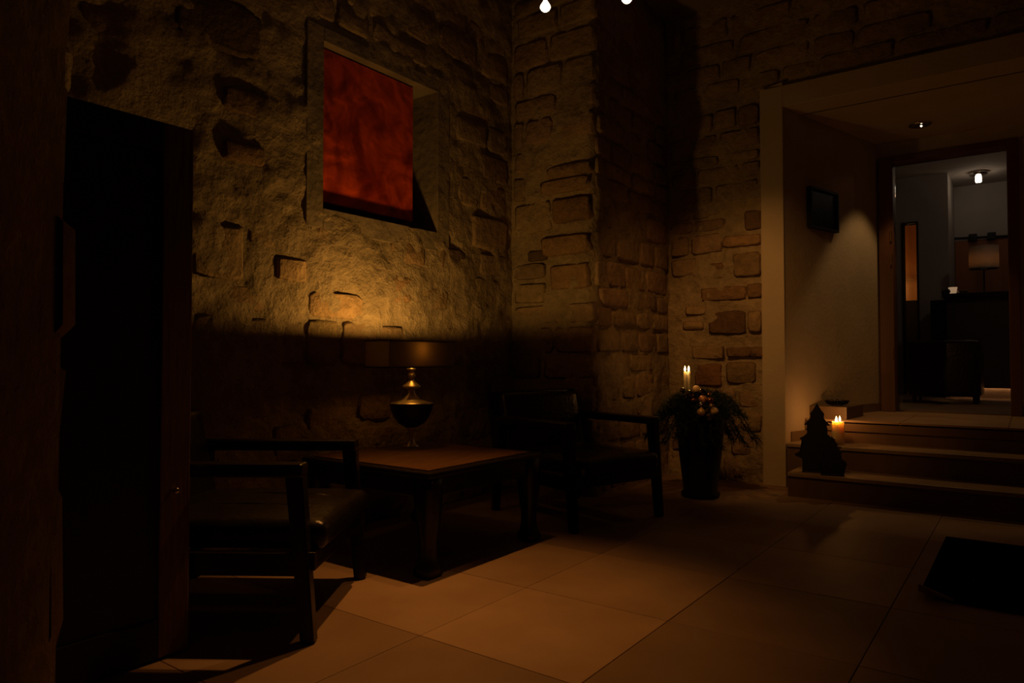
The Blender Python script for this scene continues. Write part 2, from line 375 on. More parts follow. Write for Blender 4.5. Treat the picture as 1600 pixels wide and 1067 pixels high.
# stone pier in the corner
PX, PY, BY = -2.55, 4.49, 5.80
wp = wall_path('wall_corner', [(XW-.05, PY), (PX-.05, PY), (PX, PY+.05), (PX, BY+.02)], 0, 4.0, .03)
def F(x, z, wd, ht, pr=0.0, tone=(1, .95, .85)): return (-x, z, wd, ht, min(pr, .012)-.003, tone)
cf = [F(-2.76, 2.42, .42, .10, .02, (.8, .72, .6)), F(-2.80, 2.31, .46, .12, .03, (.9, .8, .66)), F(-2.74, 2.12, .36, .2, .02, (.75, .62, .45)),
      F(-2.80, 1.86, .44, .16, .03, (1, .85, .65)), F(-3.05, 1.80, .2, .09, .0, (.4, .35, .3)), F(-2.76, 1.62, .36, .2, .025, (1, .85, .68))]
n2 = courses(wp, (0, PY), PI, -PX-.005, -XW-.02, .02, 3.95, cf, hmin=.13, hmax=.27, wmin=.25, wmax=.55, keep=.92, proud=-.006)
n3 = courses(wp, (PX, 0), -PI/2, -BY+.02, -PY-.03, .02, 3.95, (), hmin=.12, hmax=.24, wmin=.22, wmax=.5, keep=.92, proud=-.006)

# back wall (beside and above the portal)
PT = 3.17; PXL = -1.72; PXR = .68
wb = wall_path('wall_back', [(PX-.02, BY), (2.7, BY)], 0, 4.0, .03, skip=lambda x, y, z: x > PXL+.06 and z < PT-.06 and x < PXR-.06)
D = (.42, .34, .3)
cb = [F(-2.03, 1.31, .34, .21, .0, D), F(-2.06, 1.55, .42, .12, .01, (.75, .62, .5)), F(-1.80, 1.56, .13, .13, .01, (.6, .5, .42)),
      F(-1.86, 1.78, .24, .22, .012, (.75, .7, .62)), F(-2.13, 1.74, .17, .16, .006, (.62, .5, .4)), F(-1.80, 2.14, .16, .18, .01, (.5, .42, .36)),
      F(-1.90, 1.98, .34, .1, .012, (1, .85, .7)), F(-1.80, 1.31, .12, .2, .006), F(-1.93, 1.06, .22, .09, .02, (.6, .5, .4)), F(-1.78, 1.06, .12, .09, .02, (.6, .5, .4)),
      F(-1.92, .89, .26, .2, .006, (.7, .66, .55)), F(-2.3, 1.42, .2, .08, .012), F(-2.32, 1.29, .2, .08, .012), F(-2.2, 1.06, .3, .12, .0), F(-2.2, .87, .25, .2, .0, (.7, .5, .4))]
n4 = courses(wb, (0, BY), PI, 1.745, 2.53, .02, 3.2, cb, hmin=.10, hmax=.2, wmin=.16, wmax=.42, keep=.92, proud=-.005)
n5 = courses(wb, (0, BY), PI, -2.6, 2.5, 3.22, 3.95, (), hmin=.14, hmax=.24, wmin=.25, wmax=.6, keep=.85)
print('stones', nL, n2, n3, n4, n5)

# near stone pier at the left edge of the view: big quoins, each a stone on a rough core
th = math.radians(-128)
wn = struct(obj('wall_near', box(-.5, .5, -.42, -.02, 0, 4.0, .03, 2), M_MORTAR))
wn.location = (-2.02, .28, 0); wn.rotation_euler = (0, 0, th+PI)
z = 0.0; k = 0
for hh in (.34, .42, .27, .30, .33, .36, .30, .34, .3, .36, .3, .3):
    for (u, wd) in ((.31 + random.uniform(-.015, .015), .40), (-.02, .24), (-.32, .33)):
        st = bpy.data.objects.new('stone', STONES[(k*5+3) % 26]); C.objects.link(st); st.parent = wn
        st.location = (u, -.01, z+hh/2); st.scale = (wd, 1.6, hh-.02); st.rotation_euler = (0, random.uniform(-.02, .02), 0)
        t = random.uniform(.7, 1); st.color = (t, t*.95, t*.85, 1); k += 1
    z += hh

# niche surround and reveals
bm = bmesh.new(); B = .12
for (y0, y1, z0, z1) in ((NY0-B, NY0, NZ0-B, NZ1+B*.7), (NY1, NY1+B, NZ0-B, NZ1+B*.7), (NY0, NY1, NZ1, NZ1+B*.7), (NY0, NY1, NZ0-.13, NZ0)):
    add_box(bm, XW-.26, XW+.008, y0, y1, z0, z1, .003, 1)
add_box(bm, XW-.30, XW-.24, NY0-.05, NY1+.05, NZ0-.05, NZ1+.05)
struct(obj('trim_1', bm, M_SURROUND))

# ------------------------------------------------------------------ portal, passage, steps
bm = bmesh.new()
add_box(bm, PXL, -1.545, 5.72, 6.02, 0, PT, .004, 1)
add_box(bm, -1.545, .5, 5.72, 6.02, 3.0, PT, .004, 1)
add_box(bm, .5, PXR, 5.72, 6.02, 0, PT, .004, 1)
struct(obj('trim_2', bm, M_PLASTER))
def slanted(name, a, b, z0, z1, t, m):
    bm = bmesh.new(); a, b = Vector(a), Vector(b); d = (b-a).normalized(); n = Vector((-d.y, d.x))*t
    V = [bm.verts.new((p.x, p.y, z)) for z in (z0, z1) for p in (a, b, b+n, a+n)]
    for f in ((0, 1, 2, 3), (4, 5, 6, 7), (0, 1, 5, 4), (1, 2, 6, 5), (2, 3, 7, 6), (3, 0, 4, 7)): bm.faces.new([V[i] for i in f])
    return obj(name, bm, m)
def wx(y): return -1.54 + .283*(y-5.76)
struct(slanted('wall_passage_left', (wx(5.73), 5.73), (wx(7.30), 7.30), 0, 3.2, .2, M_PLASTER))
struct(obj('wall_passage_right', box(.5, .7, 6.0, 7.4, 0, 3.2), M_PLASTER))
struct(obj('ceiling_passage', box(-1.8, .7, 6.0, 7.4, 3.0, 3.1), M_PLASTER))
bm = bmesh.new(); add_box(bm, -1.5, -1.11, 7.28, 7.42, 0, 3.2); add_box(bm, -.05, .7, 7.28, 7.42, 0, 3.2); add_box(bm, -1.11, -.05, 7.28, 7.42, 2.86, 3.2)
struct(obj('wall_passage_end', bm, M_PLASTER))
# steps: risers and treads
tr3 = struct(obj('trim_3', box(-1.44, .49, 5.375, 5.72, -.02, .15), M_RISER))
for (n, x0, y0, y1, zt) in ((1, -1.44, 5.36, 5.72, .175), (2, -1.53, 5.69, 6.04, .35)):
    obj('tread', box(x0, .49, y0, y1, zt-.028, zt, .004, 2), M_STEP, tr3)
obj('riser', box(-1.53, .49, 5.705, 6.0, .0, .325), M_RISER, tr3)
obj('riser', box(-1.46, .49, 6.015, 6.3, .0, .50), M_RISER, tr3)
ld = struct(obj('floor_landing', box(-1.47, .5, 6.0, 7.28, .44, .51), M_GROUT))
bmt = bmesh.new(); 
for (x0, x1) in ((-1.46, -.79), (-.787, -.125), (-.122, .5)):
    for (y0, y1) in ((6.0, 6.64), (6.643, 7.28)):
        tl = obj('floor_tile', box(x0, x1, y0, y1, .497, .525, .002, 1), M_TILE, ld); tl.color = (.8, .78, .75, 1)
bmt.free()
# ledge beside the landing and stepped baseboard
struct(slanted('trim_4', (wx(6.05)+.29, 6.05), (wx(6.5)+.20, 6.52), .525, .622, .35, M_RISER))
def bb(name, y0, y1, z0, z1):
    o = slanted(name, (wx(y0)+.014, y0), (wx(y1)+.014, y1), z0, z1, .03, M_BASE); return struct(o)
bb('baseboard_passage_low', 5.74, 5.80, .175, .25); bb('baseboard_passage_middle', 5.80, 6.05, .25, .43)
bb('baseboard_passage_high', 6.52, 7.28, .525, .60)
struct(obj('baseboard_passage_end', box(-.05, .5, 7.265, 7.28, .525, .60), M_BASE))

# glazed door at the end of the passage
d1 = struct(obj('door_1', box(-1.105, -.984, 7.22, 7.40, .525, 2.86, .006, 1), M_TRIMWOOD))
obj('door_frame', box(-.13, -.05, 7.22, 7.40, .525, 2.86, .006, 1), M_TRIMWOOD, d1)
obj('door_frame', box(-.984, -.13, 7.22, 7.40, 2.80, 2.86, .006, 1), M_TRIMWOOD, d1)
obj('pane', box(-.982, -.132, 7.36, 7.37, .53, 2.80), M_GLASS, d1)
for z in (2.08, 1.86, 1.0):
    h = obj('hinge', tube([(-1.00, 7.215, z), (-1.00, 7.215, z+.10)], .008, 10), M_BRASS, d1)

# ------------------------------------------------------------------ lobby behind the door
fl2 = struct(obj('floor_lobby', box(-3, 1.6, 7.4, 12.8, .45, .513), M_GROUT))
for i in range(7):
    for j in range(7):
        o = bpy.data.objects.new('floor_tile', tme); C.objects.link(o); o.parent = fl2
        o.location = (-2.4 + i*P, 7.77 + j*P, .5245); o.color = (.7, .69, .67, 1)
struct(obj('ceiling_lobby', box(-3, 1.6, 7.4, 13, 3.5, 3.6), M_LOBWALL))
struct(obj('wall_lobby_left', box(-3.1, -3, 7.4, 13, .5, 3.5), M_LOBWALL))
struct(obj('wall_lobby_right', box(1.6, 1.7, 7.4, 13, .5, 3.5), M_LOBWALL))
bm = bmesh.new(); add_box(bm, -3, -1.37, 11, 11.12, .5, 3.5); add_box(bm, -1.22, -.846, 11, 11.12, .5, 3.5); add_box(bm, -1.37, -1.22, 11, 11.12, 2.86, 3.5)
add_box(bm, -.93, -.846, 11.12, 12.1, .5, 3.5)
struct(obj('wall_lobby_front', bm, M_LOBWALL))
struct(obj('wall_lobby_back', box(-.9, 1.6, 12.0, 12.1, .5, 3.5), M_LOBWALL))
struct(obj('wall_lobby_far', box(-3, -.9, 12.9, 13.0, .5, 3.5), M_PANELWOOD))
bm = bmesh.new(); add_box(bm, -1.395, -1.37, 10.985, 11.13, .525, 2.885); add_box(bm, -1.22, -1.195, 10.985, 11.13, .525, 2.885); add_box(bm, -1.37, -1.22, 10.985, 11.13, 2.86, 2.885)
struct(obj('door_2', bm, M_DOORWOOD))
wd_ = tag(obj('wall_panel', box(-.84, .5, 11.94, 12.0, .9, 2.70, .003, 1), M_PANELWOOD), 'orange brown wooden panel on the lobby wall behind the reception counter', 'wall panel')
rl = thing('rail', 'thin dark rail along the top of the wooden panel in the lobby', 'rail', (0, 0, 0))
obj('rod', tube([(-.845, 11.92, 2.74), (.5, 11.92, 2.68)], .018, 8), M_BLACKMETAL, rl)
for x in (-.62, -.40): obj('bracket', box(x-.05, x+.05, 11.87, 11.94, 2.68, 2.78, .01), M_BLACKMETAL, rl)
# open cupboard seen through the narrow doorway
cb_ = thing('cabinet', 'dark low cabinet inside the narrow orange-lit doorway', 'cabinet', (-1.45, 11.9, .51))
obj('body', box(-.35, .35, -.2, .2, 0, 1.35, .005), M_DOORWOOD, cb_); obj('door', box(-.33, -.01, -.22, -.2, .05, 1.3, .004), M_DOORWOOD, cb_); obj('door', box(.01, .33, -.22, -.2, .05, 1.3, .004), M_DOORWOOD, cb_)
cur = thing('coat_stand', 'slim wooden rack standing in the narrow orange-lit doorway', 'rack', (-1.62, 12.45, .51))
obj('pole', tube([(0, 0, 0), (0, 0, 2.1)], .02), M_BARK, cur); obj('crossbar', tube([(-.2, 0, 1.75), (.2, 0, 1.72)], .012), M_BARK, cur); obj('foot', lathe([(0, 0), (.16, 0), (.16, .02), (0, .03)]), M_BARK, cur)

rc = thing('reception_counter', 'tall dark reception counter with a glowing strip at its foot', 'counter', (-.2, 10.6, .525))
obj('body', box(-.63, .9, -.25, .28, .155, 1.25, .004), M_COUNTER, rc)
obj('front_panel', box(-.63, .9, -.28, -.25, .125, 1.25, .004), M_COUNTER, rc)
obj('counter_top', box(-.67, .94, -.33, .31, 1.25, 1.295, .004), M_COUNTERTOP, rc)
obj('plinth', box(-.60, .88, -.19, .26, 0, .155), M_PLASTER, rc)
obj('kick_strip', box(-.60, .88, -.198, -.19, 0, .010), M_CHROME, rc)
obj('light_strip', box(-.60, .88, -.212, -.200, .136, .154), M_LED, rc)
obj('side_panel', box(-.80, -.64, -.30, .26, 0, 1.22, .004), M_DOORWOOD, rc)

tl = thing('table_lamp', 'small lamp with a pale drum shade standing on the reception counter', 'lamp', (-.44, 10.55, 1.82))
obj('base', lathe([(0, 0), (.08, 0), (.08, .012), (.02, .025), (0, .03)]), M_BLACKMETAL, tl, True)
obj('pole', tube([(0, 0, .02), (0, 0, .36)], .010), M_BLACKMETAL, tl)
obj('lamp_shade', lathe([(.158, .31), (.158, .59), (.152, .59), (.152, .31), (.158, .31)], seg=40), M_LSHADE, tl, True)
obj('shade_ring', lathe([(.03, .315), (.155, .315), (.155, .325), (.03, .325), (.03, .315)]), M_BLACKMETAL, tl)

def bauble(c, r, m, label, group='christmas baubles on the fir arrangement'):
    t = thing('bauble', label, 'bauble', c, random.uniform(0, 6), group if group else None)
    o = obj('ball', sphere((0, 0, 0), r), m, t, True)
    cp = obj('cap', lathe([(0, r*.95), (r*.2, r*.95), (r*.2, r*1.13), (0, r*1.15)], seg=10), M_BRASS, t)
    t.rotation_euler = (random.uniform(1.9, 2.6), 0, random.uniform(0, 6)); return t
M_BDARK = pmat('mirror_black', (.34, .33, .34), .06, 1.0); M_BDARK2 = pmat('black_glass_bauble', (.01, .01, .014), .05, 0, spec=.9)
M_BPEARL = pmat('pearl_beige', (.88, .64, .44), .42); M_BROSE = pmat('dusky_rose', (.72, .36, .25), .38, .2)
M_BCOPPER = pmat('copper_mirror', (.8, .36, .2), .14, 1); M_BGOLD = pmat('pale_gold', (.9, .62, .34), .34, .4)
G2 = 'baubles on the reception counter'
bauble((-.86, 10.42, 1.85), .03, M_BDARK2, 'dark shiny bauble lying leftmost on the reception counter', G2)
bauble((-.82, 10.38, 1.855), .035, M_BDARK2, 'dark shiny bauble beside the glowing glass on the reception counter', G2)
gl = thing('tealight_glass', 'small softly glowing glass on the left end of the reception counter', 'candle', (-.765, 10.45, 1.82))
obj('glass', lathe([(0, 0), (.035, 0), (.05, .09), (.046, .09), (.032, .01), (0, .01)]), M_DIM, gl, True); obj('wick', tube([(0, 0, .01), (0, 0, .04)], .002), M_BLACKMETAL, gl)
gb = thing('glass_dish', 'small clear glass dish next to the lamp on the reception counter', 'dish', (-.66, 10.42, 1.82))
obj('bowl', lathe([(0, 0), (.03, 0), (.055, .03), (.052, .03), (.03, .006), (0, .006)]), M_GLASS, gb, True); obj('rim', lathe([(.052, .03), (.057, .03), (.057, .035), (.052, .035), (.052, .03)]), M_CHROME, gb, True)

cc = thing('club_chair', 'black club chair seen through the door in front of the reception counter', 'armchair', (-.75, 9.2, .525))
obj('seat', box(-.2, .2, -.22, .25, .12, .40, .04, 3), M_LEATHER, cc, True)
obj('backrest', box(-.34, .34, -.36, -.20, .08, .68, .04, 3), M_LEATHER, cc, True)
for s in (-1, 1):
    obj('armrest', box(s*.27-.07, s*.27+.07, -.3, .32, .08, .56, .035, 3), M_LEATHER, cc, True)
    for y in (-.28, .26): obj('leg', tube([(s*.28, y, 0), (s*.28, y, .1)], .016, 8, .022), M_BLACKWOOD, cc)
ls = thing('ceiling_spot', 'bright small glass spot on the lobby ceiling seen through the door', 'lamp', (-.51, 11.2, 3.41))
obj('bulb', box(-.035, .035, -.035, .035, -.05, .04, .012, 2), M_LOBBULB, ls); obj('mount', lathe([(0, .04), (.10, .05), (.11, .08), (.10, .09), (0, .09)]), M_CHROME, ls, True)

fill_spot = thing('ceiling_spot', 'added unseen fixture for the lobby fill light, right of the door opening', 'lamp', (.3, 9.2, 3.41))  # out-of-view fixture, added only to carry the lobby fill light
obj('bulb', box(-.035, .035, -.035, .035, -.05, .04, .012, 2), M_LOBBULB, fill_spot); obj('mount', lathe([(0, .04), (.10, .05), (.11, .08), (.10, .09), (0, .09)]), M_CHROME, fill_spot, True)

# ------------------------------------------------------------------ furniture
def leg_bm(x, y, w0, w1, z0, z1, rake=(0, 0)):
    bm = box(-.5, .5, -.5, .5, 0, 1, 0)
    bmesh.ops.subdivide_edges(bm, edges=[e for e in bm.edges if abs(e.verts[0].co.z-e.verts[1].co.z) > .5], cuts=1)
    for v in bm.verts:
        t = v.co.z; ww = w0 + (w1-w0)*t; v.co = Vector((x + v.co.x*ww + rake[0]*(1-t), y + v.co.y*ww + rake[1]*(1-t), z0 + (z1-z0)*t))
    bmesh.ops.bevel(bm, geom=[e for e in bm.edges if e.calc_face_angle(0) > .5], offset=.006, segments=2, affect='EDGES'); return bm
def cushion(x0, x1, y0, y1, z0, z1, crown=.02, bev=.035, n=14):
    bm = bmesh.new(); add_box(bm, x0, x1, y0, y1, z0, z1, bev, 3)
    bmesh.ops.subdivide_edges(bm, edges=[e for e in bm.edges if e.calc_length() > .15], cuts=n, use_grid_fill=True)
    for v in bm.verts:
        u = 1-abs((v.co.x-(x0+x1)/2)/((x1-x0)/2))**3; q = 1-abs((v.co.y-(y0+y1)/2)/((y1-y0)/2))**3
        if v.co.z > (z0+z1)/2: v.co.z += crown*max(0, u)*max(0, q) + noise.noise(v.co*9)*.005
    return bm
def armchair(label, loc, rz):
    """origin between the feet; the front faces local +Y"""
    t = thing('armchair', label, 'armchair', loc, rz, 'black wooden armchairs with leather seats')
    W, Dp = .365, .36
    for sx in (-1, 1):
        obj('leg', leg_bm(sx*W, Dp-.052, .05, .062, 0, .60, (0, .052)), M_BLACKWOOD, t)
        obj('leg', leg_bm(sx*W, -Dp, .045, .06, 0, .60, (0, -.05)), M_BLACKWOOD, t)
        obj('armrest', box(sx*W-.036, sx*W+.036, -Dp-.04, Dp-.018, .583, .632, .009, 2), M_BLACKWOOD, t)
        obj('side_rail', box(sx*W-.02, sx*W+.02, -Dp, Dp, .235, .315, .004), M_BLACKWOOD, t)
    obj('front_rail', box(-W, W, Dp-.02, Dp+.02, .25, .315, .004), M_BLACKWOOD, t)
    obj('back_rail', box(-W, W, -Dp-.02, -Dp+.02, .235, .315, .004), M_BLACKWOOD, t)
    s = obj('seat', cushion(-W+.035, W-.035, -Dp+.02, Dp+.045, .31, .415), M_LEATHER, t, True)
    bm = bmesh.new()
    for x in (-.11, .11): add_tube(bm, [(x, -Dp+.1+i*.07, .4225+.012*math.sin(PI*i/8.8)) for i in range(9)], .0035, 6)
    obj('seam', bm, M_LEATHER, s, True)
    b = cushion(-W+.032, W-.032, -.05, .05, 0, .42, 0, .03)
    bmesh.ops.rotate(b, cent=(0, 0, 0), matrix=Matrix.Rotation(math.radians(12), 3, 'X'), verts=b.verts)
    bmesh.ops.translate(b, verts=b.verts, vec=(0, -Dp+.03, .36)); obj('backrest', b, M_LEATHER, t, True)
    bf = box(-W-.02, W+.02, -.018, .018, -.1, .435, .008, 2)
    bmesh.ops.rotate(bf, cent=(0, 0, 0), matrix=Matrix.Rotation(math.radians(12), 3, 'X'), verts=bf.verts)
    bmesh.ops.translate(bf, verts=bf.verts, vec=(0, -Dp-.035, .36)); obj('back_frame', bf, M_BLACKWOOD, t)
    return t
# chair 1: front feet (-2.05,1.58) and (-2.49,2.22); chair 2: front feet (-1.92,4.23) and (-2.14,3.50)
def seat_from(F1, F2, label):   # F1 is the foot on the chair's local -X side
    a, b = Vector(F1), Vector(F2); d = (b-a).normalized(); rz = math.atan2(d.y, d.x)
    n = Vector((-d.y, d.x)); c = (a+b)/2 - n*.36
    return armchair(label, (c.x, c.y, 0), rz)
seat_from((-2.49, 2.22), (-2.06, 1.59), 'black wooden armchair with shiny leather seat left of the low table, nearest the camera')
seat_from((-1.92, 4.20), (-2.13, 3.50), 'black wooden armchair in shadow right of the low table, before the stone pier')

# low square table
tb = thing('coffee_table', 'low square table with black legs and reddish brown inlaid top', 'table', (-2.655, 2.815, 0))
H = .46
obj('table_top', box(-H, H, -H, H, .455, .484, .009, 3), M_BLACKWOOD, tb)
obj('inlay', box(-H+.05, H-.05, -H+.05, H-.05, .4835, .4885, .001, 1), M_TABLETOP, tb)
for (x0, x1, y0, y1) in ((-H+.03, H-.03, -H+.02, -H+.045), (-H+.03, H-.03, H-.045, H-.02), (-H+.02, -H+.045, -H+.03, H-.03), (H-.045, H-.02, -H+.03, H-.03)):
    obj('apron', box(x0, x1, y0, y1, .365, .456, .004), M_BLACKWOOD, tb)
for sx in (-1, 1):
    for sy in (-1, 1):
        cx, cy = sx*(H-.055), sy*(H-.055); bm = bmesh.new(); prev = None
        prof = [(0, .046), (.012, .052), (.04, .05), (.06, .04), (.10, .033), (.16, .033), (.24, .042), (.32, .050), (.40, .052), (.456, .052)]
        for z, r in prof:
            ring = []
            for k in range(12):
                a = 2*PI*(k+.5)/12; c, s = math.cos(a), math.sin(a); f = 1/max(abs(c), abs(s)); f = 1+(f-1)*.75
                ring.append(bm.verts.new((cx + r*c*f, cy + r*s*f, z)))
            if prev:
                for k in range(12): bm.faces.new((prev[k], prev[(k+1) % 12], ring[(k+1) % 12], ring[k]))
            else: bm.faces.new(ring)
            prev = ring
        bm.faces.new(prev); obj('leg', bm, M_BLACKWOOD, tb, True)

# table lamp with a rectangular shade
lp = thing('table_lamp', 'pewter urn table lamp with a long rectangular shade on the low table', 'lamp', (-2.93, 2.99, .488))
u = .00376; yb = 697
prof = [(12.5, 697), (12.5, 695.5), (7, 692), (4.6, 685), (4.2, 676), (5, 671), (10, 666)]
obj('foot', lathe([(0, 0)] + [(r*u, (yb-y)*u) for r, y in prof] + [(0, (yb-666)*u)]), M_METAL, lp, True)
prof = [(9.5, 666.5), (20, 660), (28, 650), (32, 640), (33.5, 631), (33.8, 629.5)]
obj('urn_bowl', lathe([(0, (yb-667)*u)] + [(r*u, (yb-y)*u) for r, y in prof] + [(0, (yb-629.5)*u)], seg=40), M_DARKBOWL, lp, True)
prof = [(33.8, 629.6), (33.5, 628.6), (24, 626.5), (15, 623), (8.5, 617.5), (5.5, 612), (5, 608)]
obj('urn_lid', lathe([(0, (yb-629.6)*u)] + [(r*u, (yb-y)*u) for r, y in prof] + [(0, (yb-608)*u)], seg=40), M_METAL, lp, True)
prof = [(5, 608), (12, 605.5), (15, 603.6), (14.5, 602.4), (9, 598), (5, 594), (3.4, 591), (5.6, 589), (6.8, 586.5), (5.5, 583.5), (3.6, 580.5), (6.8, 577.5), (6.8, 574.5)]
obj('finial', lathe([(0, (yb-608)*u)] + [(r*u, (yb-y)*u) for r, y in prof] + [(0, (yb-574.5)*u)]), M_METAL, lp, True)
bm = bmesh.new(); sx, sy, z0, z1, tt = .10, .27, .467, .617, .003
for (x0, x1, y0, y1) in ((-sx, -sx+tt, -sy, sy), (sx-tt, sx, -sy, sy), (-sx+tt, sx-tt, -sy, -sy+tt), (-sx+tt, sx-tt, sy-tt, sy)): add_box(bm, x0, x1, y0, y1, z0, z1)
obj('lamp_shade', bm, M_SHADE, lp)
bm = bmesh.new()
for z in (z0, z1):
    for (x0, x1, y0, y1) in ((-sx-.002, -sx+.004, -sy-.002, sy+.002), (sx-.004, sx+.002, -sy-.002, sy+.002), (-sx, sx, -sy-.002, -sy+.004), (-sx, sx, sy-.004, sy+.002)): add_box(bm, x0, x1, y0, y1, z-.003, z+.003)
obj('shade_trim', bm, M_DARKBOWL, lp)
obj('added_diffuser', box(-sx+tt, sx-tt, -sy+tt, sy-tt, z0+.004, z0+.006), M_DIFF, lp)  # unseen sheet added to weaken the lamp's downward light
obj('stem', tube([(0, 0, .45), (0, 0, .50), (.03, 0, .515)], .006), M_METAL, lp)
obj('bulb', lathe([(0, .51), (.010, .51), (.013, .525), (.010, .54), (0, .545)], .045, 0, 16), emat('lamp_bulb_glow', (1, .6, .25), 6), lp, True)

# painting in the niche
pt = thing('painting', 'red swirling abstract painting set in the square wall niche', 'painting', (XW-.07, 3.04, 1.935))
bm = box(-.02, .015, -.39, .39, 0, .915, .002, 1); obj('canvas', bm, M_PAINT, pt)
bm = bmesh.new(); 
for (a, b, c, d) in ((-.38, .38, 0, .03), (-.38, .38, .87, .90), (-.38, -.35, .03, .87), (.35, .38, .03, .87)): add_box(bm, -.17, -.02, a, b, c, d)
obj('stretcher_frame', bm, M_BARK, pt)

# open black door leaf at the left
dl = thing('door_leaf', 'tall black door leaf standing open beside the near armchair at the left', 'door', (-2.36, .66, 0))
obj('panel', box(-.012, .012, .06, .55, .10, 1.72), M_DOORWOOD, dl)
obj('stile', box(-.02, .02, .545, .65, .01, 1.80, .004), M_STILE, dl); obj('stile', box(-.02, .02, 0, .07, .01, 1.80, .004), M_DOORWOOD, dl)
obj('rail', box(-.02, .02, .07, .545, 1.70, 1.80, .004), M_DOORWOOD, dl); obj('rail', box(-.02, .02, .07, .545, .01, .14, .004), M_DOORWOOD, dl)
kb = obj('knob', sphere((.05, .585, .56), .012, 14, 8), M_CHROME, dl, True)
tw = obj('spindle', tube([(.018, .585, .56), (.045, .585, .56)], .005), M_CHROME, kb)

# doormat
mt = thing('doormat', 'large black doormat on the tiles before the steps, one corner turned up', 'mat', (-.39, 3.41, 0))
bm = bmesh.new(); nx, ny = 26, 24; Wm, Dm = 1.7, 1.22; G = []
for i in range(nx+1):
    r = []
    for j in range(ny+1):
        x, y = Wm*i/nx, Dm*j/ny; c = max(0, .13 - x - y*1.6); r.append(bm.verts.new((x, y, .012 + c*.35)))
    G.append(r)
for i in range(nx):
    for j in range(ny): bm.faces.new((G[i][j], G[i+1][j], G[i+1][j+1], G[i][j+1]))
ex = bmesh.ops.solidify(bm, geom=bm.faces[:], thickness=.010)
obj('pile', bm, M_MAT, mt)
bm = bmesh.new(); a = bm.verts.new((.0, .0, .052)); b = bm.verts.new((.125, .002, .02)); c = bm.verts.new((.003, .045, .046)); a2 = bm.verts.new((.0, -.004, .03)); b2 = bm.verts.new((.125, -.004, .012))
bm.faces.new((a, b, c)); bm.faces.new((a, b, b2, a2)); obj('turned_corner', bm, M_RUBBER, mt)

# dark picture on the passage wall
y0, y1 = 6.06, 6.49; a = Vector((wx(y0), y0)); b = Vector((wx(y1), y1)); dd = (b-a); 
pc = thing('picture', 'small black framed picture hanging on the pale passage wall', 'picture', ((a.x+b.x)/2, (y0+y1)/2, 2.25), math.atan2(dd.y, dd.x)-PI)
Lh = dd.length/2
obj('panel', box(-Lh+.015, Lh-.015, .004, .030, -.155, .155), pmat('black_glossy_panel', (.008, .009, .01), .25), pc)
bm = bmesh.new()
for (x0, x1, z0, z1) in ((-Lh, Lh, -.17, -.15), (-Lh, Lh, .15, .17), (-Lh, -Lh+.02, -.15, .15), (Lh-.02, Lh, -.15, .15)): add_box(bm, x0, x1, .002, .045, z0, z1, .002, 1)
obj('frame', bm, M_BLACKMETAL, pc)
bm = bmesh.new(); add_tube(bm, [(-Lh+.03+.016*i, .032, -.09-.004*i+.012*math.sin(i*1.9)) for i in range(11)], .0016, 5)
obj('signature', bm, pmat('faint_grey_ink', (.05, .05, .045), .6), pc)

# recessed downlight
dn = thing('downlight', 'recessed ceiling downlight in the passage ceiling above the landing', 'lamp', (-.72, 6.84, 3.0))
obj('ring', lathe([(.045, -.001), (.085, -.001), (.09, -.006), (.08, -.014), (.05, -.012), (.045, -.001)], seg=36), M_CHROME, dn, True)
obj('reflector', lathe([(.046, -.01), (.03, -.002), (0, -.001)], seg=28), M_CHROME, dn, True)
obj('bulb', sphere((.01, 0, -.018), .008, 10, 8), emat('downlight_glow', (1, .8, .55), 5), dn, True)

# halogen bulbs hanging from a ceiling rail
rail = thing('light_rail', 'slim metal lighting rail under the ceiling holding the halogen bulbs', 'rail', (0, 0, 0))
A, Bb = Vector((-2.8, 2.375, 3.25)), Vector((-1.0, 3.764, 3.25))
obj('bar', tube([A, Bb], .01, 8), M_CHROME, rail)
for p in (A.lerp(Bb, .12), A.lerp(Bb, .9)): obj('hanger', tube([p, (p.x, p.y, 4.0)], .005, 6), M_CHROME, rail)
names = ['bright halogen bulb hanging at the top, left of the two in view', 'halogen bulb cut by the top edge, right of the two in view', 'halogen bulb on the rail above the near armchair']
for (c, nm) in zip((BULB_A, BULB_B, BULB_C), names):
    hb = thing('halogen_bulb', nm, 'lamp', c, 0, 'halogen bulbs on the ceiling rail')
    if c == BULB_B: hb.rotation_euler = (math.radians(-20), math.radians(-14), 0)
    obj('bulb', lathe([(0, -.028), (.012, -.026), (.022, -.018), (.028, -.006), (.026, .004), (.016, .020), (.010, .03), (.0095, .045), (0, .045)], seg=24), M_BULB, hb, True)
    obj('socket', lathe([(0, .045), (.012, .045), (.012, .09), (0, .09)], seg=16), M_CHROME, hb)
    obj('stem', tube([(0, 0, .09), (0, 0, 3.25-c[2])], .004, 6), M_CHROME, hb)

